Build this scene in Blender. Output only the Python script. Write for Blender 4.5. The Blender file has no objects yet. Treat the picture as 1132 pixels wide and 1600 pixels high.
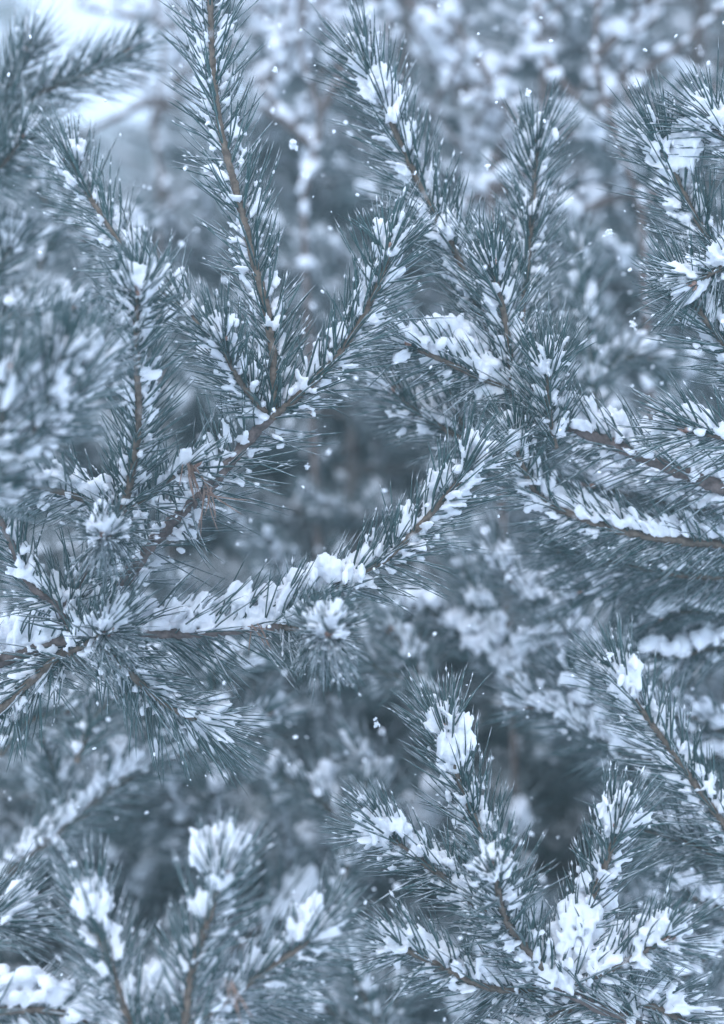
import bpy, math, random
import numpy as np
from mathutils import Vector

# ------------------------------------------------------------------ camera, sky, sun, exposure
scn = bpy.context.scene
col = scn.collection
CAM_Z = 1.6
K = 0.265 / 800.0                      # metres per photo pixel per metre of distance
cam_d = bpy.data.cameras.new("camera")
cam = bpy.data.objects.new("camera", cam_d); col.objects.link(cam)
cam.location = (0, 0, CAM_Z); cam.rotation_euler = (math.radians(90), 0, 0)
cam_d.sensor_fit = 'VERTICAL'; cam_d.sensor_height = 36; cam_d.sensor_width = 24
cam_d.lens = 18 / 0.265
cam_d.clip_start = 0.05; cam_d.clip_end = 1000
cam_d.dof.use_dof = True; cam_d.dof.focus_distance = 2.0; cam_d.dof.aperture_fstop = 2.5
scn.camera = cam

world = bpy.data.worlds.new("World"); scn.world = world; world.use_nodes = True
wn = world.node_tree; wn.nodes.clear()
SUN_EL, SUN_ROT = math.radians(48), math.radians(200)
sky = wn.nodes.new("ShaderNodeTexSky"); sky.sky_type = 'NISHITA'; sky.sun_disc = False
sky.sun_elevation = SUN_EL; sky.sun_rotation = SUN_ROT
mx = wn.nodes.new("ShaderNodeMix"); mx.data_type = 'RGBA'
mx.inputs[0].default_value = 0.85
mx.inputs[7].default_value = (6.55, 7.75, 10.6, 1)      # the pale cloud layer, in the sky texture's own units
bg = wn.nodes.new("ShaderNodeBackground"); bg.inputs[1].default_value = 0.15
wo = wn.nodes.new("ShaderNodeOutputWorld")
wn.links.new(sky.outputs[0], mx.inputs[6]); wn.links.new(mx.outputs[2], bg.inputs[0])
wn.links.new(bg.outputs[0], wo.inputs[0])

sun_d = bpy.data.lights.new("sun", 'SUN'); sun_d.energy = 1.0; sun_d.angle = math.radians(50)
sun_d.color = (1.0, 0.97, 0.94)
sun = bpy.data.objects.new("sun", sun_d); col.objects.link(sun)
sun.rotation_euler = (math.radians(90) - SUN_EL, 0, math.radians(180) - SUN_ROT)

vs = scn.view_settings
vs.view_transform = 'Standard'; vs.look = 'None'; vs.exposure = 0.36; vs.gamma = 1.0
vs.use_curve_mapping = False
cy = scn.cycles
cy.use_denoising = True
cy.max_bounces = 8; cy.diffuse_bounces = 4; cy.glossy_bounces = 2; cy.volume_bounces = 1
cy.transparent_max_bounces = 4

rng = np.random.default_rng(7)
random.seed(7)

# ------------------------------------------------------------------ materials
def new_mat(name):
    m = bpy.data.materials.new(name); m.use_nodes = True
    nt = m.node_tree; b = nt.nodes["Principled BSDF"]
    return m, nt, b
def N(nt, t, **kw):
    n = nt.nodes.new(t)
    for k, v in kw.items(): setattr(n, k, v)
    return n
def mixc(nt, fac, a, b):
    m = N(nt, "ShaderNodeMix", data_type='RGBA')
    for i, v in ((0, fac), (6, a), (7, b)):
        if isinstance(v, bpy.types.NodeSocket): nt.links.new(v, m.inputs[i])
        else: m.inputs[i].default_value = v
    return m.outputs[2]
def ramp(nt, src, stops):
    r = N(nt, "ShaderNodeValToRGB"); nt.links.new(src, r.inputs[0])
    e = r.color_ramp.elements
    while len(e) < len(stops): e.new(0.5)
    for el, (p, c) in zip(e, stops):
        el.position = p; el.color = c if len(c) == 4 else (*c, 1)
    return r.outputs[0]
def noise(nt, scale, detail=3, rough=.5):
    tc = N(nt, "ShaderNodeTexCoord"); n = N(nt, "ShaderNodeTexNoise")
    n.inputs["Scale"].default_value = scale; n.inputs["Detail"].default_value = detail
    n.inputs["Roughness"].default_value = rough
    nt.links.new(tc.outputs["Object"], n.inputs["Vector"]); return n.outputs[0]
def bump(nt, b, h, strength, dist):
    bp = N(nt, "ShaderNodeBump"); bp.inputs["Strength"].default_value = strength
    bp.inputs["Distance"].default_value = dist
    nt.links.new(h, bp.inputs["Height"]); nt.links.new(bp.outputs[0], b.inputs["Normal"])

def needle_mat(name, dark, light, frost):
    m, nt, b = new_mat(name)
    at = N(nt, "ShaderNodeAttribute", attribute_name="rnd")
    c = mixc(nt, at.outputs["Fac"], dark, light)
    ge = N(nt, "ShaderNodeNewGeometry"); sx = N(nt, "ShaderNodeSeparateXYZ")
    nt.links.new(ge.outputs["Normal"], sx.inputs[0])
    up = ramp(nt, sx.outputs["Z"], [(0.0, (0, 0, 0)), (0.6, (1, 1, 1))])
    nz = ramp(nt, noise(nt, 90, 3, .6), [(0.38, (0, 0, 0)), (0.56, (1, 1, 1))])
    mu = N(nt, "ShaderNodeMath", operation='MULTIPLY'); nt.links.new(up, mu.inputs[0]); nt.links.new(nz, mu.inputs[1])
    m2 = N(nt, "ShaderNodeMath", operation='MULTIPLY'); nt.links.new(mu.outputs[0], m2.inputs[0]); m2.inputs[1].default_value = frost
    c = mixc(nt, m2.outputs[0], c, (.80, .83, .88, 1))     # powder caught on the upper side of the needles
    nt.links.new(c, b.inputs["Base Color"])
    b.inputs["Roughness"].default_value = .42
    return m
M_NEEDLE = needle_mat("pine_needles", (.016, .050, .049, 1), (.055, .118, .114, 1), .68)
M_NEEDLE_FAR = needle_mat("distant_pine_needles", (.016, .050, .050, 1), (.048, .102, .100, 1), .6)

def plain(name, c1, c2, scale, rough, bs, bd, bscale=None):
    m, nt, b = new_mat(name)
    c = ramp(nt, noise(nt, scale, 5, .6), [(.35, c1), (.65, c2)])
    nt.links.new(c, b.inputs["Base Color"]); b.inputs["Roughness"].default_value = rough
    bump(nt, b, noise(nt, bscale or scale * 2, 5, .65), bs, bd)
    return m
M_TWIG = plain("young_twig_bark", (.075, .058, .044), (.20, .155, .118), 160, .8, .7, .0012, 420)
M_BARK = plain("old_bark", (.07, .055, .050), (.22, .17, .15), 110, .9, .9, .002, 260)
M_TRUNK = plain("trunk_bark", (.08, .065, .06), (.2, .17, .155), 22, .9, 1, .01, 40)
M_BUD = plain("bud_scales", (.28, .14, .10), (.46, .30, .24), 500, .6, .4, .0006)
M_DRY = plain("dry_needles", (.20, .12, .085), (.36, .25, .20), 90, .6, .2, .0004)
M_SNOW = plain("fresh_snow", (.84, .86, .90), (.90, .92, .95), 60, .75, .55, .0016, 520)
M_SNOW_FAR = plain("distant_snow", (.84, .86, .90), (.90, .92, .95), 20, .8, .3, .01, 60)
for m_ in (M_SNOW,):                                   # light soaks a little way into the snow
    b_ = m_.node_tree.nodes["Principled BSDF"]
    b_.inputs["Subsurface Weight"].default_value = .6; b_.inputs["Subsurface Scale"].default_value = .006
    b_.inputs["Subsurface Radius"].default_value = (1, 1, 1)
M_FLAKE = plain("snowflake_snow", (.88, .9, .94), (.93, .95, .97), 60, .7, .2, .001)

# ------------------------------------------------------------------ helpers
UP = np.array([0, 0, 1.0])
def nrm(v): return v / np.maximum(np.linalg.norm(v, axis=-1, keepdims=True), 1e-9)
def P(px, py, d):
    """photo pixel and distance -> a point in the place"""
    return np.array([(px - 566) * K * d, d, CAM_Z - (py - 800) * K * d])

def mesh_from(name, V, F, mat, smooth=True, rnd=None):
    """V (n,3), F int array (m,3) or (m,4) or a list of such arrays"""
    if not isinstance(F, list): F = [F]
    F = [f for f in F if len(f)]
    me = bpy.data.meshes.new(name)
    me.vertices.add(len(V)); me.vertices.foreach_set("co", np.ascontiguousarray(V, dtype=np.float32).ravel())
    nl = sum(f.size for f in F); npol = sum(len(f) for f in F)
    me.loops.add(nl); me.loops.foreach_set("vertex_index", np.concatenate([f.ravel() for f in F]).astype(np.int32))
    me.polygons.add(npol)
    tot = np.concatenate([np.full(len(f), f.shape[1]) for f in F]); st = np.concatenate([[0], np.cumsum(tot)[:-1]])
    me.polygons.foreach_set("loop_start", st.astype(np.int32))
    me.update(calc_edges=True)
    me.polygons.foreach_set("use_smooth", np.full(npol, smooth))
    if rnd is not None:
        a = me.attributes.new("rnd", 'FLOAT', 'POINT'); a.data.foreach_set("value", rnd.astype(np.float32))
    me.materials.append(mat)
    return me
PENDING = []                            # objects are linked together at the end: far quicker than one by one
def link(name, me, parent=None, kind=None, label=None):
    o = bpy.data.objects.new(name, me); PENDING.append(o)
    if parent is not None: o.parent = parent
    if kind: o["kind"] = kind
    if label: o["label"] = label
    return o
def thing(name, label, cat, loc, group=None):
    o = bpy.data.objects.new(name, None); PENDING.append(o); o.location = loc; o.empty_display_size = .05
    o["label"] = label; o["category"] = cat
    if group: o["group"] = group
    return o

def spline(pts, step=.004):
    """smooth line through the points, evenly spaced samples"""
    p = np.array(pts, float)
    q = np.vstack([2 * p[0] - p[1], p, 2 * p[-1] - p[-2]])
    out = []
    for i in range(1, len(q) - 2):
        t = np.linspace(0, 1, 24, endpoint=False)[:, None]
        a, b, c, d = q[i - 1], q[i], q[i + 1], q[i + 2]
        out.append(.5 * ((2 * b) + (c - a) * t + (2 * a - 5 * b + 4 * c - d) * t**2 + (3 * b - a - 3 * c + d) * t**3))
    out.append(p[-1:]); o = np.vstack(out)
    s = np.concatenate([[0], np.cumsum(np.linalg.norm(np.diff(o, axis=0), axis=1))])
    n = max(4, int(s[-1] / step)); ss = np.linspace(0, s[-1], n + 1)
    return np.stack([np.interp(ss, s, o[:, k]) for k in range(3)], 1), ss
def frames(L):
    T = nrm(np.gradient(L, axis=0))
    U = np.zeros_like(T)
    a = UP if abs(T[0][2]) < .8 else np.array([0, 1.0, 0])
    u = a - T[0] * a.dot(T[0]); U[0] = u / np.linalg.norm(u)
    for i in range(1, len(T)):
        u = U[i - 1] - T[i] * U[i - 1].dot(T[i]); U[i] = u / np.linalg.norm(u)
    return T, U, np.cross(T, U)

def tube(L, r, sides=9, rough=.12, rg=rng):
    """a woody stem: rings with knobbly radius, closed at both ends"""
    T, U, W = frames(L); n = len(L)
    r = np.broadcast_to(r, (n,))
    a = np.linspace(0, 2 * math.pi, sides, endpoint=False)
    rr = r[:, None] * (1 + rough * rg.standard_normal((n, sides)) + rough * .8 * rg.standard_normal((n, 1)))
    V = L[:, None] + rr[..., None] * (np.cos(a)[None, :, None] * U[:, None] + np.sin(a)[None, :, None] * W[:, None])
    V = V.reshape(-1, 3)
    i, j = np.meshgrid(np.arange(n - 1), np.arange(sides), indexing='ij'); i = i.ravel(); j = j.ravel(); k = (j + 1) % sides
    F = np.stack([i * sides + j, i * sides + k, (i + 1) * sides + k, (i + 1) * sides + j], 1)
    c0, c1 = len(V), len(V) + 1
    V = np.vstack([V, L[0] - T[0] * r[0] * .5, L[-1] + T[-1] * r[-1] * .8])
    j = np.arange(sides); k = (j + 1) % sides; b = (n - 1) * sides
    caps = np.vstack([np.stack([k, j, np.full(sides, c0)], 1), np.stack([b + j, b + k, np.full(sides, c1)], 1)])
    return V, [F, caps]

def make_ico(sub):
    import bmesh
    bm = bmesh.new(); bmesh.ops.create_icosphere(bm, subdivisions=sub, radius=1)
    V = np.array([v.co[:] for v in bm.verts]); F = np.array([[v.index for v in f.verts] for f in bm.faces]); bm.free()
    return V, F
ICO1, ICO2 = make_ico(1), make_ico(2)

def blobs(C, A, B, D, ico, jit, rg=rng):
    """ellipsoids at C with half-axis vectors A, B, D (each (n,3)); radially jittered"""
    iv, if_ = ico; n = len(C); m = len(iv)
    s = 1 + jit * rg.standard_normal((n, m, 1))
    V = C[:, None] + s * (iv[None, :, 0:1] * A[:, None] + iv[None, :, 1:2] * B[:, None] + iv[None, :, 2:3] * D[:, None])
    F = if_[None] + (np.arange(n) * m)[:, None, None]
    return V.reshape(-1, 3), F.reshape(-1, 3)

CLOUD = bpy.data.textures.new("snow_lumps", 'CLOUDS'); CLOUD.noise_scale = .0042; CLOUD.noise_depth = 3
CLOUD2 = bpy.data.textures.new("coarse_snow_lumps", 'CLOUDS'); CLOUD2.noise_scale = .025; CLOUD2.noise_depth = 2
def fuse(V, F, voxel, smooth_it=2, disp=.0016, tex=None):
    """merge overlapping lumps into one continuous snow surface; returns verts, tri/quads"""
    me = mesh_from("tmp", V, F, M_SNOW); o = bpy.data.objects.new("tmp", me); col.objects.link(o)
    r = o.modifiers.new("r", 'REMESH'); r.mode = 'VOXEL'; r.voxel_size = voxel
    s = o.modifiers.new("s", 'SMOOTH'); s.factor = .5; s.iterations = smooth_it
    d = o.modifiers.new("d", 'DISPLACE'); d.texture = tex or CLOUD; d.strength = disp * 2; d.mid_level = .5; d.texture_coords = 'LOCAL'
    dg = bpy.context.evaluated_depsgraph_get(); e = o.evaluated_get(dg).to_mesh()
    n = len(e.vertices); v = np.empty(n * 3, np.float32); e.vertices.foreach_get("co", v)
    nl = len(e.loops); li = np.empty(nl, np.int32); e.loops.foreach_get("vertex_index", li)
    o.evaluated_get(dg).to_mesh_clear()
    bpy.data.objects.remove(o); bpy.data.meshes.remove(me)
    assert nl % 4 == 0
    return v.reshape(-1, 3).astype(float), li.reshape(-1, 4)

def needles_geo(B, D0, FW, L, R, bend, sag, hi, rg=rng):
    """B bases, D0 start directions, FW bending directions; returns verts, faces, per-vertex random"""
    n = len(B)
    rings = np.array([0, .28, .58, .84]) if hi else np.array([0, .55])
    rad = np.array([.8, 1.0, .9, .6]) if hi else np.array([.9, .85])
    side = nrm(np.cross(D0, rg.standard_normal((n, 3))))
    def at(t):
        return B + L[:, None] * (t * D0 + bend[:, None] * t**2 * FW) - (sag * L * t**2)[:, None] * UP
    tips = at(1.0); up2 = np.cross(D0, side)
    rows = []
    for t, q in zip(rings, rad):
        c = at(t)
        for k in range(3):
            a = k * 2.0944
            rows.append(c + (R * q)[:, None] * (math.cos(a) * side + math.sin(a) * up2))
    rows.append(tips)
    V = np.stack(rows, 1); m = V.shape[1]
    nr = len(rings); q = []; t3 = []
    for i in range(nr - 1):
        for k in range(3):
            q.append([i * 3 + k, i * 3 + (k + 1) % 3, (i + 1) * 3 + (k + 1) % 3, (i + 1) * 3 + k])
    for k in range(3): t3.append([(nr - 1) * 3 + k, (nr - 1) * 3 + (k + 1) % 3, m - 1])
    off = (np.arange(n) * m)[:, None, None]
    Fq = (np.array(q)[None] + off).reshape(-1, 4); Ft = (np.array(t3)[None] + off).reshape(-1, 3)
    r = np.repeat(rg.random(n), m)
    return V.reshape(-1, 3), Fq, Ft, r

def shoot_geo(pts, r0, r1, dens=9, nlen=.052, snow=.6, start=0., hi=True, tip=True, rneedle=.00106, upbias=.32,
              voxel=.0022, th=45, fasc=2, snow_r=1.0, crest=0., stemsnow=0., seed=0, thin=0., cover=1.0):
    rg = np.random.default_rng(seed + 11)
    nlen = nlen * (1.13 if hi else 1.2)
    r0, r1 = r0 * .88, r1 * .88
    if hi: dens = dens * .78
    L, S = spline(pts, .004 if hi else .012)
    n = len(L); length = S[-1]
    r = np.interp(S, [0, length], [r0, r1])
    stemV, stemF = tube(L, r, 10 if hi else 6, .10 if hi else .05, rg)
    T, U, W = frames(L)
    # needle pairs
    k = max(6, int(length * 100 * dens * (1 - start)))
    s = start * length + (1 - start) * length * (np.arange(k) + rg.random(k)) / k
    s = np.minimum(s, length)
    if tip:                                           # the crowded brush round the bud
        kt = int(dens * 2.6); s = np.concatenate([s, length - .010 * rg.random(kt)]); k = len(s)
    phi = np.arange(k) * 2.39996 + rg.normal(0, .35, k)
    def itp(A): return np.stack([np.interp(s, S, A[:, c]) for c in range(3)], 1)
    c, t, u, w = itp(L), nrm(itp(T)), nrm(itp(U)), nrm(itp(W))
    rad = np.cos(phi)[:, None] * u + np.sin(phi)[:, None] * w
    e = np.clip((length - s) / .035, 0, 1) if tip else np.ones(k)
    ang = np.radians(rg.normal(th, 7, k) * e + rg.normal(27, 13, k) * (1 - e))
    hz = 1 - np.abs(t[:, 2])
    d0 = np.cos(ang)[:, None] * t + np.sin(ang)[:, None] * rad
    d0 = nrm(d0 + (upbias * hz * (rad[:, 2] > -.45) * (.6 + .8 * rg.random(k)))[:, None] * UP + rg.normal(0, .045, (k, 3)))
    base = c + rad * (np.interp(s, S, r) * .85)[:, None]
    ll = nlen * (1 + rg.normal(0, .09, k)) * (.82 + .18 * np.clip(s / max(length, 1e-6) * 2, 0, 1))
    fw = nrm(t + .5 * rg.standard_normal((k, 3)))
    bend = .27 + rg.normal(0, .075, k)
    sag = rg.uniform(0, .10, k) + .12 * (rad[:, 2] < -.3) * hz
    face = (rad[:, 1] < -.5) & (e > .6) & (rg.random(k) < .55)      # worn thin on the open, windward side
    Bs, Ds, Fs, Ls, bs, sg = [], [], [], [], [], []
    for f in range(fasc):
        sp = nrm(np.cross(d0, rg.standard_normal((k, 3)))) * (.10 + .08 * rg.random((k, 1)))
        Bs.append(base + (f - .5) * .0006 * w); Ds.append(nrm(d0 + sp * (1 if f else -1))); Fs.append(fw)
        Ls.append(ll * rg.uniform(.93, 1.07, k)); bs.append(bend * rg.uniform(.7, 1.3, k)); sg.append(sag)
    B2, D2, F2, L2, b2, s2 = map(np.concatenate, (Bs, Ds, Fs, Ls, bs, sg))
    if hi:
        keep = ~np.tile(face, fasc) & (rg.random(len(B2)) > .04); B2, D2, F2, L2, b2, s2 = [x[keep] for x in (B2, D2, F2, L2, b2, s2)]
    nv, nq, nt_, nr = needles_geo(B2, D2, F2, L2, np.full(len(B2), rneedle) * rg.uniform(.8, 1.15, len(B2)), b2, s2, hi, rg)
    # snow caught by the needles
    snow_v = snow_f = None
    if snow > 0:
        kn = max(4, int(length / .016) + 3)
        patch = np.interp(s, np.linspace(0, length, kn), rg.random(kn)); patch = patch + (1 - patch) * .55 * (1 - hz)
        rz = rad[:, 2]; rz_ = rz
        sm = np.clip((rz + .05) / .35, 0, 1)
        score = hz * sm * 1.3 + (1 - hz) * (.86 + .18 * np.clip(rad[:, 2] * 3 + .5, 0, 1)) + .5 * (1 - e) * np.where(hz > .6, np.clip(rz_ * 2 + .4, -.6, 1), 1)
        want = np.clip(score * (.5 + 1.1 * snow) * np.clip((patch - (1 - snow) * .5) * 4 + .3, 0, 1.0), 0, .97)
        want = want * np.where(rad[:, 1] < -.3, .5 - .4 * (1 - hz) * (e > .5), 1.0)      # the wind packs it on the lee side
        sel = rg.random(k) < want * .72
        sel &= s < length + 1
        m = sel.sum()
        C = []; A = []; Bx = []; Dx = []
        sel0 = np.nonzero(sel)[0]
        if m and hi: sel = np.concatenate([sel0, sel0, sel0[rg.random(m) < .5]]); m = len(sel)
        if m:
            dd, bb, l1 = d0[sel], base[sel], ll[sel]
            full = (.36 + .26 * hz[sel] * sm[sel] + .14 * (1 - e[sel])) * cover
            t1 = np.clip(full * rg.uniform(.5, 1.4, m), .12, .68); t0 = rg.uniform(.02, .5, m) * t1
            tm = (t0 + t1) / 2; half = (t1 - t0) / 2 * l1
            rr = rg.uniform(.0017, .0038, m) * snow_r * (.70 + .58 * hz[sel])
            sd = nrm(np.cross(dd, UP + .6 * rg.standard_normal((m, 3)))); nu = nrm(np.cross(sd, dd))
            C.append(bb + (tm * l1)[:, None] * dd + bend[sel, None] * (tm**2 * l1)[:, None] * fw[sel] + (rr * .1)[:, None] * UP + sd * rg.normal(0, .0034, (m, 1)))
            A.append(dd * (half * .9 + rr * .5)[:, None]); Bx.append(sd * (rr * rg.uniform(1.2, 2.3, m))[:, None]); Dx.append(nu * (rr * rg.uniform(.55, .85, m))[:, None])
        def lumps(cs, rs, flat=.8):
            q = len(cs); C.append(cs); a = nrm(rg.standard_normal((q, 3)) * [1, 1, .3]); b = nrm(np.cross(a, UP))
            A.append(a * (rs * 1.25)[:, None]); Bx.append(b * rs[:, None]); Dx.append(np.cross(a, b) * (rs * flat)[:, None])
        if hi:                                         # powder packed between the needles, near the stem
            q = int(k * 2.1 * snow); ix = rg.integers(0, k, q)
            okp = (rad[ix, 1] > -.25) & (rg.random(q) < np.clip(hz[ix] * np.clip(rad[ix, 2] * 3, 0, 1) + (1 - hz[ix]) * 1.0, 0, 1)) & (patch[ix] > .12)
            ix = ix[okp]; q = len(ix); dist = (.1 + .36 * rg.random(q) ** 1.4) * (1 + .25 * hz[ix]) * ll[ix]
            lc = base[ix] + d0[ix] * dist[:, None] + rg.normal(0, .0025, (q, 3)) - UP * .001
            rp = rg.uniform(.0026, .0044, q) * (.8 + .35 * hz[ix])
            pa = d0[ix]; pb = nrm(np.cross(pa, np.array([0, 1., 0]) + .3 * rg.standard_normal((q, 3)))); pd = np.cross(pa, pb)
            C.append(lc); A.append(pa * (rp * 1.5)[:, None]); Bx.append(pb * (rp * 1.15)[:, None]); Dx.append(pd * (rp * .62)[:, None])
        if tip and snow > .25:
            q = int(16 * snow) + 3; al = rg.uniform(-.004, .026, q) * (.6 + .6 * snow)
            cs = L[-1] + T[-1] * al[:, None] + rg.normal(0, .0055, (q, 3)) * (.6 + snow * .6) + UP * .004 + np.array([0, .006, 0])
            lumps(cs, rg.uniform(.0028, .0055, q) * (.7 + .5 * snow))
        if crest > 0:                                 # a thick loaf of snow riding on top of the needles
            q = int(length * 330 * crest); si = rg.uniform(start, 1, q) * length
            cc = np.stack([np.interp(si, S, L[:, i]) for i in range(3)], 1)
            cc += UP * (rg.uniform(.004, .034, q) * (.45 + .75 * crest))[:, None] + np.array([0, .003, 0]) + rg.normal(0, .008, (q, 3)) * [.6, 1, .2]
            lumps(cc, rg.uniform(.0045, .009, q) * (.7 + .4 * crest))
        if stemsnow > 0:
            q = int(length * 260 * stemsnow); si = rg.uniform(0, 1, q) * length
            cc = np.stack([np.interp(si, S, L[:, i]) for i in range(3)], 1) + UP * (np.interp(si, S, r) * 1.05)[:, None]
            cc += rg.normal(0, .002, (q, 3))
            lumps(cc, rg.uniform(.0035, .006, q) * (.7 + .6 * stemsnow))
        if C:
            V, F = blobs(*[np.concatenate(x) for x in (C, A, Bx, Dx)], ICO1 if not hi else ICO2, .07, rg)
            snow_v, snow_f = V, F
    # flecks stuck on single needles
    fl = None
    if hi and snow > 0:
        q = int(len(B2) * (.7 + .9 * snow)); ix = rg.integers(0, len(B2), q); tt = rg.uniform(.15, .95, q)
        cc = B2[ix] + L2[ix, None] * (tt[:, None] * D2[ix] + (b2[ix] * tt**2)[:, None] * F2[ix]) - (s2[ix] * L2[ix] * tt**2)[:, None] * UP
        rr = .00045 + .0012 * rg.random(q) ** 1.5; cc = cc + UP * (rr * .8)[:, None]
        loc = nrm(D2[ix] + 2 * tt[:, None] * b2[ix, None] * F2[ix]); sd = nrm(np.cross(loc, UP))
        fl = blobs(cc, loc * (rr * rg.uniform(1, 4.5, q))[:, None], sd * rr[:, None], np.cross(sd, loc) * rr[:, None] * .8, (OCT_V, OCT_F), .15, rg)
    return dict(stem=(stemV, stemF), needles=(nv, nq, nt_, nr), snow=(snow_v, snow_f), flecks=fl, tip=L[-1], tdir=T[-1], voxel=voxel)
OCT_V = np.array([[1, 0, 0], [-1, 0, 0], [0, 1, 0], [0, -1, 0], [0, 0, 1], [0, 0, -1.]])
OCT_F = np.array([[0, 2, 4], [2, 1, 4], [1, 3, 4], [3, 0, 4], [2, 0, 5], [1, 2, 5], [3, 1, 5], [0, 3, 5]])

# bud: a pointed egg of overlapping scales, with smaller ones round it
def bud_mesh():
    Vs, Fs, off = [], [], 0
    rg = np.random.default_rng(3)
    for q in range(5):
        h = .013 if q == 0 else rg.uniform(.005, .008); w = .0034 if q == 0 else .0022
        ax = np.array([0, 0, 1.]) if q == 0 else nrm(np.array([math.cos(q * 1.57), math.sin(q * 1.57), 1.4]))
        o = np.zeros(3) if q == 0 else np.array([math.cos(q * 1.57), math.sin(q * 1.57), 0]) * .0028
        line = o + ax * np.linspace(0, h, 13)[:, None]
        prof = np.sin(np.linspace(.35, 3.0, 13)) ** .8 * w * (1 + .13 * (np.arange(13) % 2))
        V, F = tube(line, prof, 9, .03, rg)
        Vs.append(V); Fs += [f + off for f in F]; off += len(V)
    return mesh_from("bud", np.vstack(Vs), Fs, M_BUD)
BUD = bud_mesh()

STAT = dict(tri=0)
def count(me):
    STAT['tri'] += sum(1 for _ in ()) + len(me.loops) - 2 * len(me.polygons)
def snow_mesh(name, V, F, voxel, flecks, org, mat=None, far=False):
    v, q = fuse(V, F, voxel, 2, .0017 if not far else .004, CLOUD if not far else CLOUD2)
    Fs = [q]
    if flecks is not None:
        Fs.append(flecks[1] + len(v)); v = np.vstack([v, flecks[0]])
    me = mesh_from(name, v - org, Fs, mat or M_SNOW); count(me); return me

_seed = [100]
def bough(name, label, cat, depth, shoots, group=None, defaults={}, lumps=(), lump_voxel=.0022):
    """a bough: every shoot is a part, its needles, snow and bud are its sub-parts"""
    p0 = shoots[0]['pts'][0]
    o = P(p0[0], p0[1], depth + (p0[2] if len(p0) > 2 else 0))
    root = thing(name, label, cat, o, group)
    for i, sh in enumerate(shoots):
        kw = dict(defaults); kw.update(sh)
        pts = [P(p[0], p[1], depth + (p[2] if len(p) > 2 else 0)) for p in kw.pop('pts')]
        bud = kw.pop('bud', True); bark = kw.pop('bark', M_TWIG); pname = kw.pop('name', 'shoot'); pl = kw.pop('plabel', None)
        _seed[0] += 1
        g = shoot_geo(pts, seed=_seed[0], **kw)
        me = mesh_from(pname, g['stem'][0] - o, g['stem'][1], bark); count(me)
        st = link(pname, me, root, label=pl)
        nv, nq, nt_, nr = g['needles']
        me = mesh_from("needles", nv - o, [nq, nt_], M_NEEDLE, rnd=nr); count(me)
        link("needles", me, st, kind="stuff")
        V, F = g['snow']
        if V is not None:
            link("snow", snow_mesh("snow", V, F, g['voxel'], g['flecks'], o), st, kind="stuff")
        if bud and kw.get('tip', True):
            b = link("bud", BUD, st); b.location = g['tip'] - o
            b.rotation_mode = 'QUATERNION'; b.rotation_quaternion = Vector(g['tdir']).to_track_quat('Z', 'Y')
            s = random.uniform(1.05, 1.4); b.scale = (s, s, s)
    for (px, py, dd, rx, rz) in lumps:                     # loose heaps lodged in a fork
        rg = np.random.default_rng(int(px * 7 + py)); d = depth + dd; sc = K * d
        q = max(16, int(rx * rz / 11)); a = rg.uniform(0, 6.28, q); ra = np.sqrt(rg.random(q))
        C = P(px, py, d) + np.stack([np.cos(a) * ra * rx * sc, rg.normal(0, .009, q), np.sin(a) * ra * rz * sc], 1)
        rr = rg.uniform(.0024, .0048, q); aa = nrm(np.array([0, 0, 1.]) + rg.normal(0, .28, (q, 3))); bb = nrm(np.cross(aa, rg.standard_normal((q, 3))))
        V, F = blobs(C, aa * (rr * rg.uniform(1.6, 3.2, q))[:, None], bb * rr[:, None], np.cross(aa, bb) * rr[:, None], ICO2, .10, rg)
        link("snow_heap", snow_mesh("snow_heap", V, F, lump_voxel, None, o), root)
    return root

# ------------------------------------------------------------------ the ground
def ground():
    n = 90
    x = np.linspace(-1, 1, n); x = np.sign(x) * np.abs(x) ** 2.2 * 260
    X, Y = np.meshgrid(x, x, indexing='ij')
    Z = .05 * np.sin(X * .9 + 1) * np.cos(Y * .7) + .02 * np.sin(X * 3.1 + Y * 2.3) - .05
    V = np.stack([X, Y, Z], -1).reshape(-1, 3)
    i, j = np.meshgrid(np.arange(n - 1), np.arange(n - 1), indexing='ij'); i = i.ravel(); j = j.ravel()
    F = np.stack([i * n + j, (i + 1) * n + j, (i + 1) * n + j + 1, i * n + j + 1], 1)
    link("ground", mesh_from("ground", V, F, M_SNOW_FAR), kind="structure")
ground()

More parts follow.
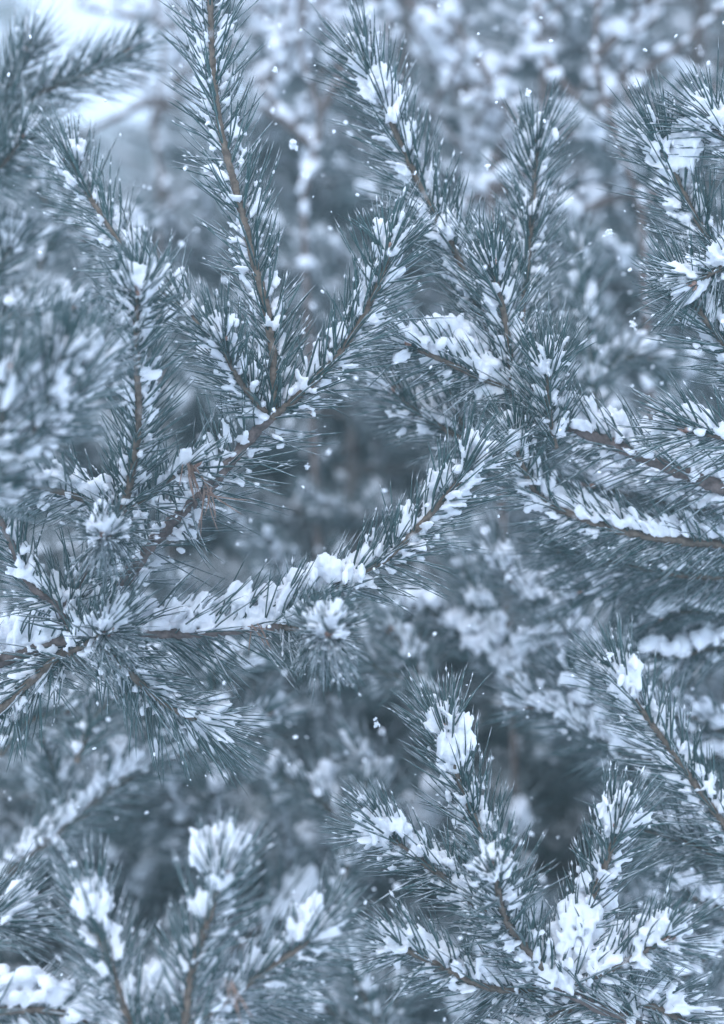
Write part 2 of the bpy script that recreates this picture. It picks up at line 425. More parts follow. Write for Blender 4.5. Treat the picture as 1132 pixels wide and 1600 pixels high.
# ------------------------------------------------------------------ background pine trees
def limb_variant(seed, length=1.15, snow=.95, crest=.30, dens=5):
    rg = np.random.default_rng(seed); parts = []
    rise = rg.uniform(.15, .5)
    def axis(t): return np.array([t * length, .06 * math.sin(t * 3 + seed), rise * length * t * t - .05 * t])
    parts.append(dict(pts=[axis(t) for t in np.linspace(0, 1, 6)], r0=.013, r1=.004, start=.35))
    for i in range(15):
        t = rg.uniform(.22, .97); b = axis(t); sgn = 1 if i % 2 else -1
        az = sgn * rg.uniform(.4, 1.0); l = rg.uniform(.16, .38) * (1.15 - t * .5)
        e = b + l * np.array([math.cos(az), math.sin(az), rg.uniform(.15, .75)])
        mdl = (b + e) / 2 - np.array([0, 0, .02])
        parts.append(dict(pts=[b, mdl, e], r0=.005, r1=.003, start=.1))
    wv, wf, wo = [], [], 0; nV, nQ, nT, nR, no = [], [], [], [], 0; sv, sf, so = [], [], 0
    for i, p in enumerate(parts):
        g = shoot_geo(p['pts'], p['r0'], p['r1'], dens=dens, nlen=.058, snow=snow, start=p['start'], hi=False, rneedle=.0014, fasc=1,
                      seed=seed * 50 + i, snow_r=1.9, crest=crest, th=50)
        V, F = g['stem']; wv.append(V); wf += [f + wo for f in F]; wo += len(V)
        v, q, t3, r = g['needles']; nV.append(v); nQ.append(q + no); nT.append(t3 + no); nR.append(r); no += len(v)
        V, F = g['snow']
        if V is not None: sv.append(V); sf.append(F + so); so += len(V)
    wood = mesh_from("limb", np.vstack(wv), wf, M_BARK)
    need = mesh_from("foliage", np.vstack(nV), [np.vstack(nQ), np.vstack(nT)], M_NEEDLE_FAR, rnd=np.concatenate(nR))
    snow = snow_mesh("snow", np.vstack(sv), np.vstack(sf), .0065, None, np.zeros(3), M_SNOW_FAR, far=True)
    count(wood); count(need)
    return wood, need, snow
LIMBS = [limb_variant(s) for s in (1, 2, 3, 4)]
DARK_LIMBS = [limb_variant(s, snow=.42, crest=0, dens=9) for s in (7, 8)]      # limbs shaped to read as shade: dense needles, little snow

def pine_tree(x, y, h, label, seed, n_limbs=46, zmin=.3, spread=1.15, skip=None, limbs=None):
    rg = np.random.default_rng(seed)
    root = thing("pine_tree", label, "tree", (x, y, 0), "farthest pines at the edge of the wood" if label.startswith("farthest") else "snowy pine trees standing behind the boughs")
    L, S = spline([np.array([0, 0, -.15]), np.array([.03, 0, h * .4]), np.array([-.02, .02, h * .75]), np.array([0, 0, h])], .15)
    V, F = tube(L, np.interp(S, [0, S[-1]], [.028 * h ** .9, .008]), 14, .04, rg)
    link("trunk", mesh_from("trunk", V, F, M_TRUNK), root)
    for i in range(n_limbs):
        f = (i + rg.random()) / n_limbs; z = zmin + (h - zmin - .1) * f
        az = i * 2.4 + rg.normal(0, .3)
        s = spread * (1.12 - .8 * f) * rg.uniform(.8, 1.15)
        if skip and skip(x + math.cos(az) * s, y + math.sin(az) * s, z): continue
        lib = limbs or LIMBS; w, nd, sn = lib[i % len(lib)]
        lb = link("limb", w, root); lb.location = (0, 0, z); lb.rotation_euler = (rg.normal(0, .12), rg.normal(.02, .14), az); lb.scale = (s, s, s)
        for nm, me in (("foliage", nd), ("snow", sn)):
            c = link(nm, me, lb, kind="stuff")
    return root
def sky_gap(x, y, z):          # the opening through which the sky is seen
    px = x / (K * y) + 566; py = 800 - (z - CAM_Z) / (K * y)
    return 40 < px < 330 and py < 250
TREES = [
    (-.35, 4.6, 2.15, "short snowy pine right behind the dark hollow in the middle of the boughs", 1, 40),
    (1.05, 4.9, 3.6, "tall blurred pine behind the boughs of the upper right", 2, 64),
    (-1.45, 5.2, 2.6, "blurred pine behind the left edge boughs, below the bright sky gap", 3, 50),
    (.35, 6.4, 4.4, "tall pale pine behind the tip of the topmost central bough", 4, 70),
    (2.1, 6.8, 4.6, "pale pine at the far right, behind the taller blurred pine", 5, 60),
    (-.75, 8.0, 4.6, "hazy pine just right of the bright sky gap", 6, 60),
    (-2.5, 7.6, 3.2, "hazy pine showing left of the bright sky gap", 7, 50),
    (1.4, 9.5, 5.5, "faint tall pine in the haze behind the upper right trees", 8, 60),
    (-1.9, 11., 3.4, "faint low pine in the haze beneath the sky gap", 9, 44),
    (.2, 12., 6.0, "faintest tall pine deep in the haze, behind all the others", 10, 60),
    (-.95, 6.2, 2.75, "mid-height pine beneath the bright sky gap", 16, 60),
    (-.25, 9.0, 5.2, "tall hazy pine right behind the tall brown shoot", 17, 66),
    (.9, 7.6, 5.0, "tall hazy pine between the arching bough and the upper right edge", 18, 66),
    (-3.6, 14., 6.0, "far pine in the haze off the left edge", 19, 60),
    (3.2, 10.5, 5.5, "faint pine in the haze beyond the right edge", 11, 50),
]
for x, y, h, lab, sd, nl in TREES: pine_tree(x, y, h, lab, sd, nl, skip=sky_gap)
DARKENING_PINES = [  # low pines added to darken the hollows and hide bright snow behind
    (-1.05, 3.8, 1.45, "low dark pine behind the blurred straight bough at the lower left", 12, 60),
    (-.38, 3.55, 1.5, "low dark pine behind the bottom left fan of snowy tips", 20, 60),
    (.40, 3.6, 1.5, "low dark pine behind the gap between the two bottom corners", 13, 60),
    (1.0, 3.9, 1.75, "low dark pine behind the row of blurred boughs at the right", 14, 60),
    (.0, 3.75, 2.05, "dark pine added for shade, filling the hollow in the middle of the boughs", 15, 80),
]
MIXED = LIMBS + DARK_LIMBS[:1]
for x, y, h, lab, sd, nl in [
    (.75, 4.2, 3.0, "nearest tall pine behind the upright shoot and the upper right bough", 31, 74),
    (.12, 4.9, 3.1, "blurred tall pine behind the tip of the long arching bough", 32, 74),
    (-1.0, 4.4, 2.25, "blurred pine behind the snow ball shoot and the left edge", 33, 60),
    (1.5, 5.4, 4.0, "blurred tall pine filling the top right corner behind the slanting bare limb", 34, 80),
    (-.45, 6.6, 3.6, "blurred pine right of the sky gap and behind the tall brown shoot", 35, 74)]:
    pine_tree(x, y, h, lab, sd, nl, zmin=.6, spread=1.2, skip=sky_gap, limbs=MIXED)
for x, y, h, lab, sd, nl in DARKENING_PINES: pine_tree(x, y, h, lab, sd, nl, zmin=.15, spread=.95, limbs=DARK_LIMBS)
FAR_LABELS = ["farthest pine at the wood's edge, %s in the row" % w for w in ("leftmost", "second from the left", "third from the left",
    "fourth from the left", "fifth from the left", "middle one", "fifth from the right", "fourth from the right", "third from the right",
    "second from the right", "rightmost")]
for i in range(11):                                   # the edge of the wood
    rg_ = np.random.default_rng(300 + i)
    pine_tree((i - 5) * 1.6 + rg_.uniform(-.4, .4), rg_.uniform(15, 24), rg_.uniform(6.5, 9), FAR_LABELS[i], 40 + i, 40, spread=2.6, skip=sky_gap)

# bare trees with snow along their limbs
def bare_tree(label, depth, lines, seed):
    rg = np.random.default_rng(seed)
    base = P(*lines[0][0], depth); root = thing("bare_tree", label, "tree", (base[0], depth, 0), "bare snowy trees")
    o = np.array([base[0], depth, 0])
    lines = list(lines)
    for j in range(34):                                # side twigs
        ln = lines[rg.integers(0, len(lines))]; k = rg.integers(0, len(ln) - 1); f = rg.random()
        a = np.array(ln[k]) * (1 - f) + np.array(ln[k + 1]) * f; g_ = rg.uniform(-2.9, -.2); l_ = rg.uniform(60, 190)
        m_ = a + l_ * .5 * np.array([math.cos(g_), math.sin(g_)]); g2 = g_ + rg.normal(0, .4)
        lines.append([tuple(a), tuple(m_), tuple(m_ + l_ * .5 * np.array([math.cos(g2), math.sin(g2)]))])
    for i, ln in enumerate(lines):
        pts = [P(px, py, depth + .05 * min(i, 5) + (0 if i < 5 else rg.uniform(-.15, .15))) for px, py in ln]
        r0 = .011 if i == 0 else .009 if i < 5 else .005
        if i == 0: pts = [np.array([pts[0][0] + .1, depth, -.1])] + pts
        L, S = spline(pts, .02); r = np.interp(S, [0, S[-1]], [r0, r0 * .4])
        V, F = tube(L, r, 8, .08, rg)
        b = link("trunk" if i == 0 else "limb", mesh_from("limb", V - o, F, M_BARK), root)
        q = int(S[-1] * 70); si = rg.random(q) * S[-1]
        cc = np.stack([np.interp(si, S, L[:, k]) for k in range(3)], 1) + UP * (np.interp(si, S, r))[:, None] + rg.normal(0, .004, (q, 3))
        if i > 4:                                      # clots of snow where small twigs cross
            e_ = L[rg.integers(0, len(L), 6)] + rg.normal(0, .012, (6, 3)); cc = np.vstack([cc, e_]); q = len(cc)
        rr = rg.uniform(.005, .012, q) * np.where(np.arange(q) >= q - 6, 1.5, .68); a = nrm(rg.standard_normal((q, 3)) * [1, 1, .3]); bb = nrm(np.cross(a, UP))
        Vb, Fb = blobs(cc, a * (rr * 1.5)[:, None], bb * rr[:, None], np.cross(a, bb) * rr[:, None] * .8, ICO1, .1, rg)
        link("snow", snow_mesh("snow", Vb, Fb, .006, None, o, M_SNOW_FAR, far=True), b, kind="stuff")
bare_tree("thin bare tree whose snowy limb slants up to the top right corner", 3.25,
          [[(770, 420), (800, 300), (860, 235)], [(860, 235), (930, 170), (1010, 110), (1090, 50), (1150, -10)], [(860, 235), (800, 180), (745, 90), (700, 20)],
           [(810, 290), (740, 310), (690, 340)], [(860, 235), (850, 120), (880, -20)]], 1)
bare_tree("thin bare tree with crossing twigs left of the tall central shoot", 3.9,
          [[(250, 420), (265, 330), (240, 200), (255, 90), (235, -30)], [(265, 40), (200, 25), (120, 10)], [(250, 150), (170, 190), (80, 230)], [(240, 200), (280, 120), (420, 40)]], 2)
bare_tree("thin bare tree with a forked top between the two upper central boughs", 3.4,
          [[(480, 460), (480, 300), (500, 180), (470, 80), (480, -30)], [(490, 230), (440, 180), (400, 120)], [(500, 180), (560, 60), (600, -20)]], 3)

bare_tree("thin bare tree crowded with snow clots behind the upright shoot at the upper right", 3.1,
          [[(1010, 480), (1000, 330), (960, 200), (930, 90), (940, -30)], [(1000, 330), (1060, 250), (1120, 130)], [(960, 200), (880, 130), (820, 30)],
           [(990, 300), (900, 330), (850, 300)], [(930, 90), (1000, 20), (1050, -30)]], 4)
# ------------------------------------------------------------------ the boughs
G = "snow covered pine boughs"
def S_(pts, r0=.0035, r1=.0026, **k): return dict(pts=pts, r0=r0, r1=r1, **k)

bough("pine_bough", "forked pine bough with one tall brown shoot reaching the top edge", "pine bough", 2.0, [
    S_([(150, 985, .10), (200, 900, .07), (262, 822, .04), (330, 757, .0), (395, 680, 0), (425, 650, 0)], .0085, .0062, dens=5, snow=.5, tip=False, start=.2,
       bark=M_BARK, name="limb", stemsnow=.7, nlen=.062, th=62, upbias=.1),
    S_([(425, 655, 0), (429, 590, .005), (420, 500, .01), (400, 420, .015), (370, 300, .02), (345, 200, .03), (332, 90, .035), (328, -60, .04), (326, -130, .05)], .0056, .003, dens=9, snow=.62, nlen=.054, th=46),
    S_([(425, 652, 0), (480, 607, -.01), (540, 540, -.02), (585, 460, -.03), (612, 388, -.04)], .0046, .003, dens=10, snow=.72),
    S_([(422, 650, 0), (395, 622, -.02), (367, 582, -.04), (345, 532, -.07)], .0036, .0028, dens=11, snow=.6, nlen=.046),
    S_([(415, 655, .03), (352, 560, .05), (300, 498, .07), (255, 452, .09), (215, 414, .11), (165, 345, .13), (125, 280, .15), (108, 250, .16)], .005, .003, dens=9, snow=.72),
], G, lumps=[(600, 368, -.03, 16, 16), (125, 232, .16, 12, 14), (340, 512, -.06, 14, 10)])

bough("pine_bough", "upright pine shoot with a snow ball on its tip, brown tuft beside its foot", "pine bough", 1.97, [
    S_([(85, 1010, .05), (110, 935, .04), (150, 860, .03), (190, 802, 0)], .0065, .005, dens=5, snow=.7, tip=False, bark=M_BARK, name="limb", stemsnow=.5),
    S_([(190, 802, 0), (206, 740, -.02), (217, 650, -.05), (213, 540, -.09), (215, 455, -.14)], .0048, .003, dens=10, snow=.66, nlen=.05),
    S_([(190, 802, 0), (150, 788, -.01), (100, 770, -.03), (45, 757, -.06)], .0042, .003, dens=8, snow=.9, crest=.45, nlen=.048),
    S_([(190, 802, 0), (235, 775, .0), (275, 742, -.01), (300, 728, -.02)], .003, .0018, dens=5, snow=.4, nlen=.04),
    S_([(175, 815, 0), (172, 832, -.04), (164, 842, -.09), (162, 836, -.11)], .003, .0028, dens=12, snow=.6, nlen=.045),
], G, lumps=[(215, 446, -.13, 20, 16), (165, 835, -.07, 24, 12), (130, 770, .02, 60, 16)])

bough("pine_bough", "low horizontal pine bough ending in a needle rosette that faces the viewer", "pine bough", 2.0, [
    S_([(-90, 1065, .03), (0, 1032, .02), (90, 1003, 0), (170, 985, 0), (260, 990, 0), (350, 985, 0), (420, 978, -.01), (455, 975, -.02)], .0085, .0055, dens=7, snow=.85, tip=False,
       bark=M_BARK, name="limb", stemsnow=.9, crest=.55, nlen=.06, th=50),
    S_([(440, 978, -.02), (480, 985, -.05), (500, 992, -.08), (510, 992, -.15), (513, 989, -.19)], .0048, .003, dens=13, snow=.45, nlen=.05),
    S_([(450, 975, -.01), (490, 935, .01), (545, 908, .02), (600, 876, .01), (650, 828, 0), (700, 772, -.01), (733, 733, -.02)], .005, .003, dens=10, snow=.85, crest=.25, nlen=.055, upbias=.5),
    S_([(110, 1020, -.01), (140, 1003, -.04), (170, 985, -.09)], .004, .003, dens=14, snow=.6, nlen=.055),
    S_([(150, 1000, -.02), (200, 1048, -.03), (255, 1098, -.03), (320, 1132, -.02)], .0042, .003, dens=10, snow=.35, nlen=.055, upbias=0),
    S_([(112, 985, -.02), (88, 945, -.04), (48, 915, -.05), (18, 850, -.06), (-10, 790, -.06)], .0042, .0036, dens=7, snow=.8, tip=False, crest=.3, bark=M_BARK),
    S_([(105, 1015, 0), (55, 1058, -.02), (5, 1105, -.03), (-50, 1150, -.04)], .005, .004, dens=9, snow=.3, tip=False, upbias=0),
], G, lumps=[(475, 902, .0, 22, 13), (510, 888, .0, 26, 14), (548, 896, .01, 22, 12), (60, 985, .02, 70, 26), (205, 960, .03, 50, 22), (518, 962, -.17, 15, 16), (305, 968, .01, 34, 10), (350, 954, .01, 34, 12), (395, 940, .01, 34, 13), (432, 925, .01, 26, 13), (742, 706, -.02, 18, 24), (672, 768, .02, 9, 26), (700, 745, .02, 9, 18)])

bough("pine_bough", "blurred pine bough at the top left with a bare dark stem pointing up right", "pine bough", 2.45, [
    S_([(-90, 330, 0), (-10, 225, 0), (45, 158, 0), (110, 125, 0), (160, 103, 0), (195, 85, 0)], .007, .003, dens=8, snow=.7, hi=False),
    S_([(-40, 215, 0), (10, 140, 0), (42, 82, 0)], .004, .003, dens=9, snow=.7, hi=False),
    S_([(-80, 300, 0), (-20, 280, -.05), (40, 215, -.1)], .004, .003, dens=9, snow=.4, hi=False),
], G)

bough("pine_bough", "long arching pine bough right of the tall brown shoot, tip near the top edge", "pine bough", 2.14, [
    S_([(760, 520, .03), (745, 470, .02), (715, 400, .01), (690, 352, 0), (655, 285, 0), (620, 210, 0), (590, 140, 0), (572, 100, 0)], .0052, .003, dens=10, snow=.85, nlen=.058, crest=.22),
    S_([(800, 620, .06), (780, 570, .05), (760, 520, .03)], .0056, .005, dens=6, snow=.5, tip=False),
], G, lumps=[(592, 130, 0, 20, 24), (618, 165, 0, 16, 26), (640, 215, 0, 12, 22), (700, 350, .0, 14, 20)])

bough("pine_bough", "spreading pine bough right of centre with a thick snow loaf along its base", "pine bough", 2.1, [
    S_([(1190, 785, .02), (1090, 748, 0), (1000, 712, 0), (930, 683, 0), (870, 655, 0), (800, 607, 0)], .010, .0055, dens=7, snow=.9, tip=False, bark=M_BARK, name="limb", crest=.8, nlen=.052),
    S_([(802, 608, 0), (796, 545, -.01), (785, 475, -.02), (768, 415, -.03)], .0045, .003, dens=11, snow=.6),
    S_([(798, 608, 0), (745, 588, -.01), (690, 562, -.02), (640, 540, -.03)], .004, .003, dens=10, snow=.9, crest=.95, nlen=.05),
    S_([(800, 600, .03), (815, 500, .06), (826, 400, .08), (833, 320, .09), (840, 225, .10)], .0042, .003, dens=10, snow=.8),
    S_([(868, 700, -.01), (858, 640, -.03), (858, 575, -.05)], .0038, .0028, dens=12, snow=.75),
], G, lumps=[(690, 520, .0, 50, 18), (725, 535, .01, 40, 28), (858, 556, -.05, 18, 12), (842, 212, .1, 24, 12), (770, 395, -.02, 16, 16), (905, 640, .01, 30, 16), (955, 662, .01, 34, 18), (1005, 682, .01, 34, 18), (1060, 706, .01, 34, 16), (1110, 728, .01, 34, 14)])

bough("pine_bough", "small pine bough in the middle, its tip pointing left over the dark hollow", "pine bough", 2.2, [
    S_([(860, 770, .05), (790, 720, .03), (740, 695, .01), (690, 668, 0), (650, 643, 0), (620, 612, 0)], .005, .003, dens=10, snow=.65),
    S_([(740, 695, .01), (720, 660, 0), (700, 600, 0)], .003, .0026, dens=9, snow=.6),
], G)

bough("pine_bough", "curved pine bough at the right whose bud tip turns upward", "pine bough", 2.12, [
    S_([(1190, 855, .02), (1060, 845, 0), (980, 832, 0), (900, 806, 0), (848, 780, 0), (820, 735, -.02), (803, 685, -.04)], .006, .003, dens=10, snow=.8, crest=.22, nlen=.046, upbias=.45),
    S_([(1190, 900, .12), (1080, 900, .12), (960, 880, .13), (880, 860, .14)], .005, .003, dens=9, snow=.55, hi=False),
], G)

bough("pine_bough", "pine bough entering at the upper right edge with snow heaped on its leaning tip", "pine bough", 2.08, [
    S_([(1220, 560, .03), (1165, 460, .02), (1132, 408, .01), (1090, 345, 0), (1062, 290, 0), (1035, 225, 0)], .0055, .003, dens=10, snow=.75, nlen=.058),
    S_([(1200, 290, 0), (1150, 230, -.01), (1112, 190, -.02)], .004, .003, dens=11, snow=.9, nlen=.058),
], G, lumps=[(1065, 235, .0, 28, 30), (1108, 180, -.02, 24, 14)])
bough("pine_bough", "frosted pine shoot at the right edge, beneath the one with heaped snow", "pine bough", 2.03, [
    S_([(1210, 640, .02), (1150, 560, .01), (1110, 510, 0), (1072, 455, 0)], .005, .003, dens=10, snow=.75, nlen=.056),
    S_([(1150, 400, .05), (1125, 420, -.02), (1085, 440, -.03)], .003, .003, dens=9, snow=.6, nlen=.05),
], G)
bough("pine_bough", "short pine shoot cut by the right edge above the long snow loaf", "pine bough", 2.0, [
    S_([(1230, 720, 0), (1150, 690, 0), (1078, 672, 0)], .004, .003, dens=10, snow=.9, crest=.4, nlen=.05),
], G)

bough("pine_bough", "spreading pine bough filling the bottom right corner, deep snow cupped in its fork", "pine bough", 1.96, [
    S_([(1190, 1700, .02), (1060, 1630, .01), (950, 1580, 0), (870, 1540, 0)], .010, .0065, dens=7, snow=.8, tip=False, bark=M_BARK, name="limb", crest=.2),
    S_([(870, 1540, 0), (825, 1485, -.02), (790, 1435, -.05), (774, 1365, -.09)], .005, .003, dens=10, snow=.72),
    S_([(850, 1520, .02), (800, 1430, .03), (766, 1335, .03), (730, 1250, .03), (705, 1180, .03), (695, 1140, .03)], .005, .003, dens=10, snow=.8, nlen=.053),
    S_([(872, 1545, 0), (940, 1522, -.02), (1000, 1490, -.03), (1040, 1468, -.05)], .0045, .003, dens=10, snow=.9, crest=.7, upbias=.4, nlen=.05),
    S_([(880, 1535, .02), (915, 1430, .0), (945, 1355, -.01), (966, 1293, -.02)], .0045, .003, dens=9, snow=.8, nlen=.05),
    S_([(810, 1475, .03), (735, 1405, .02), (665, 1350, .01), (600, 1302, 0)], .0045, .003, dens=10, snow=.85, crest=.3, nlen=.05),
    S_([(850, 1545, .02), (770, 1545, .0), (700, 1515, -.02), (620, 1478, -.04)], .0045, .003, dens=10, snow=.85, crest=.35, nlen=.05),
    S_([(900, 1570, .02), (830, 1610, 0), (760, 1650, -.02)], .0045, .003, dens=10, snow=.8, nlen=.05),
    S_([(960, 1590, .02), (1010, 1570, 0), (1080, 1600, -.02)], .0045, .003, dens=10, snow=.8, crest=.4, nlen=.05),
], G, lumps=[(905, 1452, .0, 42, 50), (885, 1505, .0, 62, 34), (965, 1262, -.01, 34, 28), (712, 1160, .03, 30, 42), (985, 1465, -.01, 40, 22), (930, 1410, .02, 34, 30), (600, 1290, 0, 30, 14)])

bough("pine_bough", "pine bough rising leftward from the right edge to a snowy tip", "pine bough", 2.12, [
    S_([(1230, 1410, .03), (1132, 1288, .01), (1075, 1210, 0), (1025, 1140, 0), (985, 1085, 0), (965, 1055, 0)], .0056, .003, dens=10, snow=.7, nlen=.056),
    S_([(1190, 1380, .05), (1120, 1335, .06), (1050, 1310, .06), (1000, 1295, .06)], .005, .003, dens=9, snow=.9, crest=.8, hi=False),
], G, lumps=[(975, 1055, 0, 26, 32)])

bough("pine_bough", "fan of three snowy shoot tips on a near bough, bottom left corner", "pine bough", 1.72, [
    S_([(300, 1740, 0), (285, 1680, 0), (288, 1600, 0)], .007, .0055, dens=8, snow=.7, tip=False, bark=M_BARK, name="limb"),
    S_([(288, 1600, 0), (300, 1520, 0), (325, 1440, -.01), (346, 1375, -.02)], .0045, .003, dens=10, snow=.8, nlen=.05),
    S_([(270, 1690, 0), (205, 1600, .0), (170, 1500, .01), (145, 1425, .02)], .0045, .003, dens=10, snow=.8, nlen=.05),
    S_([(290, 1610, 0), (370, 1550, .02), (440, 1500, .02), (495, 1462, .02)], .0045, .003, dens=10, snow=.85, nlen=.048, crest=.2),
    S_([(300, 1640, .05), (340, 1590, .08), (420, 1560, .10)], .0045, .003, dens=10, snow=.8, nlen=.05),
], G, lumps=[(318, 1330, -.01, 20, 26), (350, 1325, -.01, 24, 34), (376, 1335, .0, 16, 26), (250, 1535, .02, 36, 26), (135, 1398, .02, 16, 24), (158, 1400, .02, 14, 22), (462, 1440, .02, 12, 22), (486, 1436, .02, 12, 20)])
bough("pine_bough", "snow laden pine shoot lying flat across the bottom left corner", "pine bough", 1.8, [
    S_([(-90, 1600, 0), (0, 1580, 0), (80, 1580, 0), (150, 1600, 0)], .005, .003, dens=10, snow=.9, crest=.8, nlen=.05),
    S_([(-80, 1480, .05), (-40, 1450, .05), (0, 1440, .05)], .005, .003, dens=10, snow=.8, nlen=.06),
], G)

bough("pine_bough", "near blurred pine bough at the left edge with big pale needles and a snow cushion", "pine bough", 1.66, [
    S_([(-80, 800, 0), (0, 740, 0), (45, 690, 0), (75, 620, -.02), (90, 560, -.03)], .006, .003, dens=9, snow=.85, nlen=.056, crest=.2),
    S_([(30, 700, 0), (90, 640, .04), (140, 580, .07)], .0045, .003, dens=9, snow=.85, nlen=.056),
    S_([(-60, 790, 0), (-10, 700, -.04), (10, 600, -.06)], .0045, .003, dens=9, snow=.7, nlen=.056),
], G, lumps=[(130, 540, .07, 28, 26), (75, 555, -.02, 26, 34), (20, 600, -.05, 20, 26), (60, 640, -.01, 20, 18)])

BL = dict(hi=False, dens=6.5, snow=.95, crest=.75, rneedle=.0012, voxel=.0035, snow_r=1.7)
bough("pine_bough", "blurred straight pine bough slanting up from the left edge, low in the view", "pine bough", 2.5, [
    S_([(-80, 1430, 0), (20, 1355, 0), (110, 1285, 0), (205, 1210, 0), (290, 1175, 0), (350, 1155, 0), (415, 1115, 0)], .011, .004, stemsnow=1.0),
    S_([(110, 1285, .02), (90, 1220, .02), (70, 1160, .02)], .004, .003),
    S_([(250, 1190, .05), (230, 1140, .05), (225, 1080, .05)], .004, .003),
], G, dict(BL, snow=.75, crest=.25), lumps=[(x, 1368 - .80 * x - 16, .0, 15, 4) for x in range(-20, 215, 13)] + [(x, 1208 - (x - 210) * .40 - 12, .0, 13, 4) for x in range(225, 420, 14)], lump_voxel=.004)
blurred = [
    ("blurred pine bough with a straight brown stem right of the dark hollow", 2.75,
     [[(800, 1060), (772, 995), (745, 935), (715, 850)], [(775, 1000), (720, 990), (660, 945), (640, 955)], [(790, 1040), (830, 1010), (870, 1005)], [(800, 1060), (770, 1035), (730, 1010)]]),
    ("blurred pine bough pointing up left, below the curved one with the bud tip", 2.6,
     [[(960, 1060), (900, 1000), (850, 955), (800, 905), (775, 870)], [(900, 1000), (880, 950), (860, 905)]]),
    ("blurred dark pine bough with an upright snowy tip, right of the needle rosette", 2.7,
     [[(700, 1150), (665, 1085), (645, 1030), (615, 985)], [(655, 1060), (600, 1050), (560, 1010)]]),
    ("blurred pine bough with a curved snow crest, left of the snowy tip at the right", 2.45,
     [[(1080, 1190), (990, 1180), (920, 1150), (880, 1120), (835, 1105)], [(960, 1170), (920, 1120), (890, 1060)]]),
    ("blurred pine bough with a smooth snow ridge, topmost of those at the right edge", 2.4,
     [[(1230, 960), (1150, 962), (1090, 955), (1035, 960)], [(1200, 1010), (1120, 1010), (1050, 1030), (1010, 1020)]]),
    ("blurred pine bough with a long snow ridge low at the right edge", 2.55,
     [[(1230, 1160), (1150, 1150), (1080, 1120), (1010, 1120)], [(1220, 1200), (1150, 1180), (1080, 1190)]]),
    ("dim blurred pine bough behind the bottom left fan of snowy tips", 2.8,
     [[(520, 1420), (545, 1350), (560, 1300), (570, 1240)], [(560, 1330), (510, 1260), (430, 1210)], [(560, 1300), (600, 1240), (560, 1180)]]),
    ("dim blurred pine bough at the middle of the bottom edge", 2.7,
     [[(600, 1700), (585, 1600), (560, 1540), (545, 1500)], [(590, 1620), (620, 1560), (640, 1500)], [(580, 1640), (530, 1590), (500, 1570)]]),
    ("blurred pine bough with pale clumps behind the upright shoot with the snow ball", 2.9,
     [[(60, 420), (90, 350), (60, 300), (40, 270)], [(90, 350), (150, 380), (200, 350)], [(60, 460), (0, 430), (-40, 380)]]),
    ("blurred pale upright pine shoot furred with snow, above the snow loaf", 2.7,
     [[(930, 640), (925, 560), (915, 480), (905, 395)], [(928, 600), (970, 560), (1010, 560)], [(925, 560), (880, 530), (860, 480)]]),
    ("blurred grey pine bough hanging behind the low horizontal one", 2.5,
     [[(120, 1190), (150, 1120), (200, 1080), (240, 1050)], [(0, 1180), (40, 1130), (100, 1110)], [(350, 1110), (330, 1060), (380, 1030)]]),
    ("blurred pine bough at the left edge, level with the snow ball shoot", 2.5,
     [[(-60, 560), (0, 500), (60, 490), (110, 480)], [(-40, 480), (0, 420), (20, 380)], [(60, 560), (130, 530), (170, 470)]]),
    ("blurred pine bough under the long snow loaf at the right", 2.35,
     [[(1220, 800), (1120, 800), (1020, 780), (930, 760)], [(1120, 800), (1060, 760), (1000, 750)], [(1190, 930), (1100, 900), (1000, 900), (920, 920)]]),
    ("dark blurred pine bough at the lower right edge below the snow ledge", 2.4,
     [[(1230, 1480), (1150, 1430), (1080, 1400), (1040, 1350)], [(1180, 1450), (1120, 1480), (1060, 1540)]]),
]
for lab, dep, lines in blurred:
    dep = 2 + (dep - 2) * .84
    ridge = []
    if max(p[0] for ln in lines for p in ln) > 780 and min(p[1] for ln in lines for p in ln) > 700:      # smooth ridges of snow along the flat boughs
        for ln in lines:
            for (xa, ya), (xb, yb) in zip(ln[:-1], ln[1:]):
                if abs(xb - xa) < abs(yb - ya) * .4: continue
                for f in (.25, .75): ridge.append((xa + (xb - xa) * f, ya + (yb - ya) * f - 16, -.01, 25, 10))
    bough("pine_bough", lab, "pine bough", dep, [S_([(x, y, .02 * i) for x, y in ln], .0055, .003) for i, ln in enumerate(lines)], G, BL, lumps=ridge, lump_voxel=.0042)

# dry brown tuft hanging at the foot of the upright shoot
def dry_tuft(px, py, d, n, ln, label, seed, spread=.5):
    rg = np.random.default_rng(seed); b = P(px, py, d)
    B = b + rg.normal(0, .0025, (n, 3)); D = nrm(np.array([.35, -.2, -1]) + rg.normal(0, spread, (n, 3)))
    v, q, t, r = needles_geo(B, D, nrm(rg.standard_normal((n, 3))), ln * rg.uniform(.6, 1.1, n), np.full(n, .0008), np.full(n, .25), np.full(n, .05), True, rg)
    o = link("dry_needle_tuft", mesh_from("dry_needle_tuft", v - b, [q, t], M_DRY)); o.location = b
    o["label"] = label; o["category"] = "dry needles"
dry_tuft(297, 725, 1.94, 13, .042, "brown dead needle tuft hanging over the thick stem below the fork", 1, .45)
dry_tuft(362, 1535, 1.68, 7, .04, "few brown dead needles caught low in the bottom left fan", 2, .25)
dry_tuft(395, 975, 1.97, 6, .04, "few brown dead needles under the low horizontal bough", 3, .5)
dry_tuft(322, 765, 1.94, 9, .05, "thin rusty needles fallen across the thick stem", 4, .7)

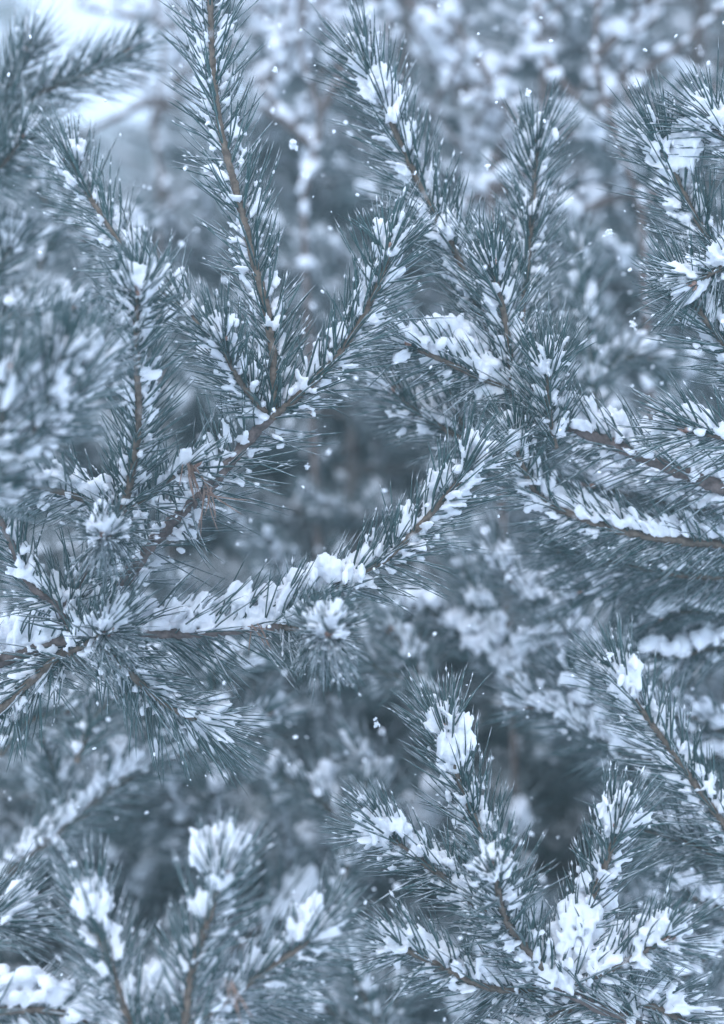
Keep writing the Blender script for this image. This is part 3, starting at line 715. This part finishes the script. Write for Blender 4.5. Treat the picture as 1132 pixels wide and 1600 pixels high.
# ------------------------------------------------------------------ falling snow
def flakes():
    rg = np.random.default_rng(21); n = 2600
    d = 1.5 + 3.0 * rg.random(n) ** 1.4; px = rg.uniform(-300, 1432, n); py = 1900 * rg.random(n) ** 1.25 - 200
    C = np.stack([P(a, b, c) for a, b, c in zip(px, py, d)])
    r = .0005 + .0018 * rg.random(n) ** 1.6
    a = nrm(rg.standard_normal((n, 3))); b = nrm(np.cross(a, rg.standard_normal((n, 3))))
    V, F = blobs(C, a * r[:, None] * 1.3, b * r[:, None], np.cross(a, b) * r[:, None] * .7, ICO1, .2, rg)
    o = link("falling_snow", mesh_from("falling_snow", V, F, M_FLAKE), kind="stuff")
    o["label"] = "scattered snowflakes drifting down through the air"; o["category"] = "falling snow"
flakes()
def snowflake(px, py, d, r, label, seed):
    rg = np.random.default_rng(seed); q = 26; c = P(px, py, d)
    C = rg.normal(0, r * .42, (q, 3)) * [1, 1, 1.2]; a = nrm(rg.standard_normal((q, 3))); b = nrm(np.cross(a, rg.standard_normal((q, 3))))
    rr = rg.uniform(.18, .45, q) * r
    V, F = blobs(C, a * rr[:, None], b * rr[:, None], np.cross(a, b) * rr[:, None], ICO1, .15, rg)
    v, f = fuse(V, F, r * .14, 1, r * .12)
    o = link("snowflake", mesh_from("snowflake", v, f, M_FLAKE)); o.location = c
    o["label"] = label; o["category"] = "snowflake"; o["group"] = "large clumps of falling snow"
for i, a in enumerate([
    (458, 226, 2.15, .0058, "large falling snow clump right of the tall brown shoot"),
    (952, 364, 2.1, .0052, "large falling snow clump left of the upper right bough"),
    (990, 508, 2.1, .0045, "falling snow clump level with the frosted right edge shoot"),
    (761, 261, 2.1, .0035, "falling snow clump between the arching bough and the upright shoot"),
    (825, 146, 2.1, .0036, "falling snow clump just above the upright upper right shoot"),
    (589, 1132, 2.1, .0038, "falling snow clump below the needle rosette"),
    (997, 132, 2.1, .0035, "small falling snow clump near the slanting bare limb"),
    (430, 108, 2.1, .0035, "small falling snow clump near the top, right of the tall brown shoot"),
    (952, 1025, 2.1, .0055, "snow clump in the air touching the needles of the rising tip at the right"),
    (480, 730, 2.1, .003, "tiny falling snow clump over the dark hollow"),
]): snowflake(*a, 60 + i)

# ------------------------------------------------------------------ the snowy air
def haze():
    x0, x1, y0, y1, z0, z1 = -270, 270, -270, 270, -1.6, 7.4
    V = np.array([[x, y, z] for x in (x0, x1) for y in (y0, y1) for z in (z0, z1)], float)
    F = np.array([[0, 1, 3, 2], [4, 6, 7, 5], [0, 4, 5, 1], [2, 3, 7, 6], [0, 2, 6, 4], [1, 5, 7, 3]])
    m = bpy.data.materials.new("snowy_air"); m.use_nodes = True; nt = m.node_tree; nt.nodes.clear()
    v = nt.nodes.new("ShaderNodeVolumePrincipled"); v.inputs["Color"].default_value = (.70, .95, .94, 1)
    v.inputs["Density"].default_value = .018
    out = nt.nodes.new("ShaderNodeOutputMaterial"); nt.links.new(v.outputs[0], out.inputs["Volume"])
    o = link("haze", mesh_from("haze", V, F, m, smooth=False), kind="stuff")
haze()
for o in PENDING: col.objects.link(o)
print("TRIANGLES", STAT['tri'], "OBJECTS", len(bpy.data.objects))
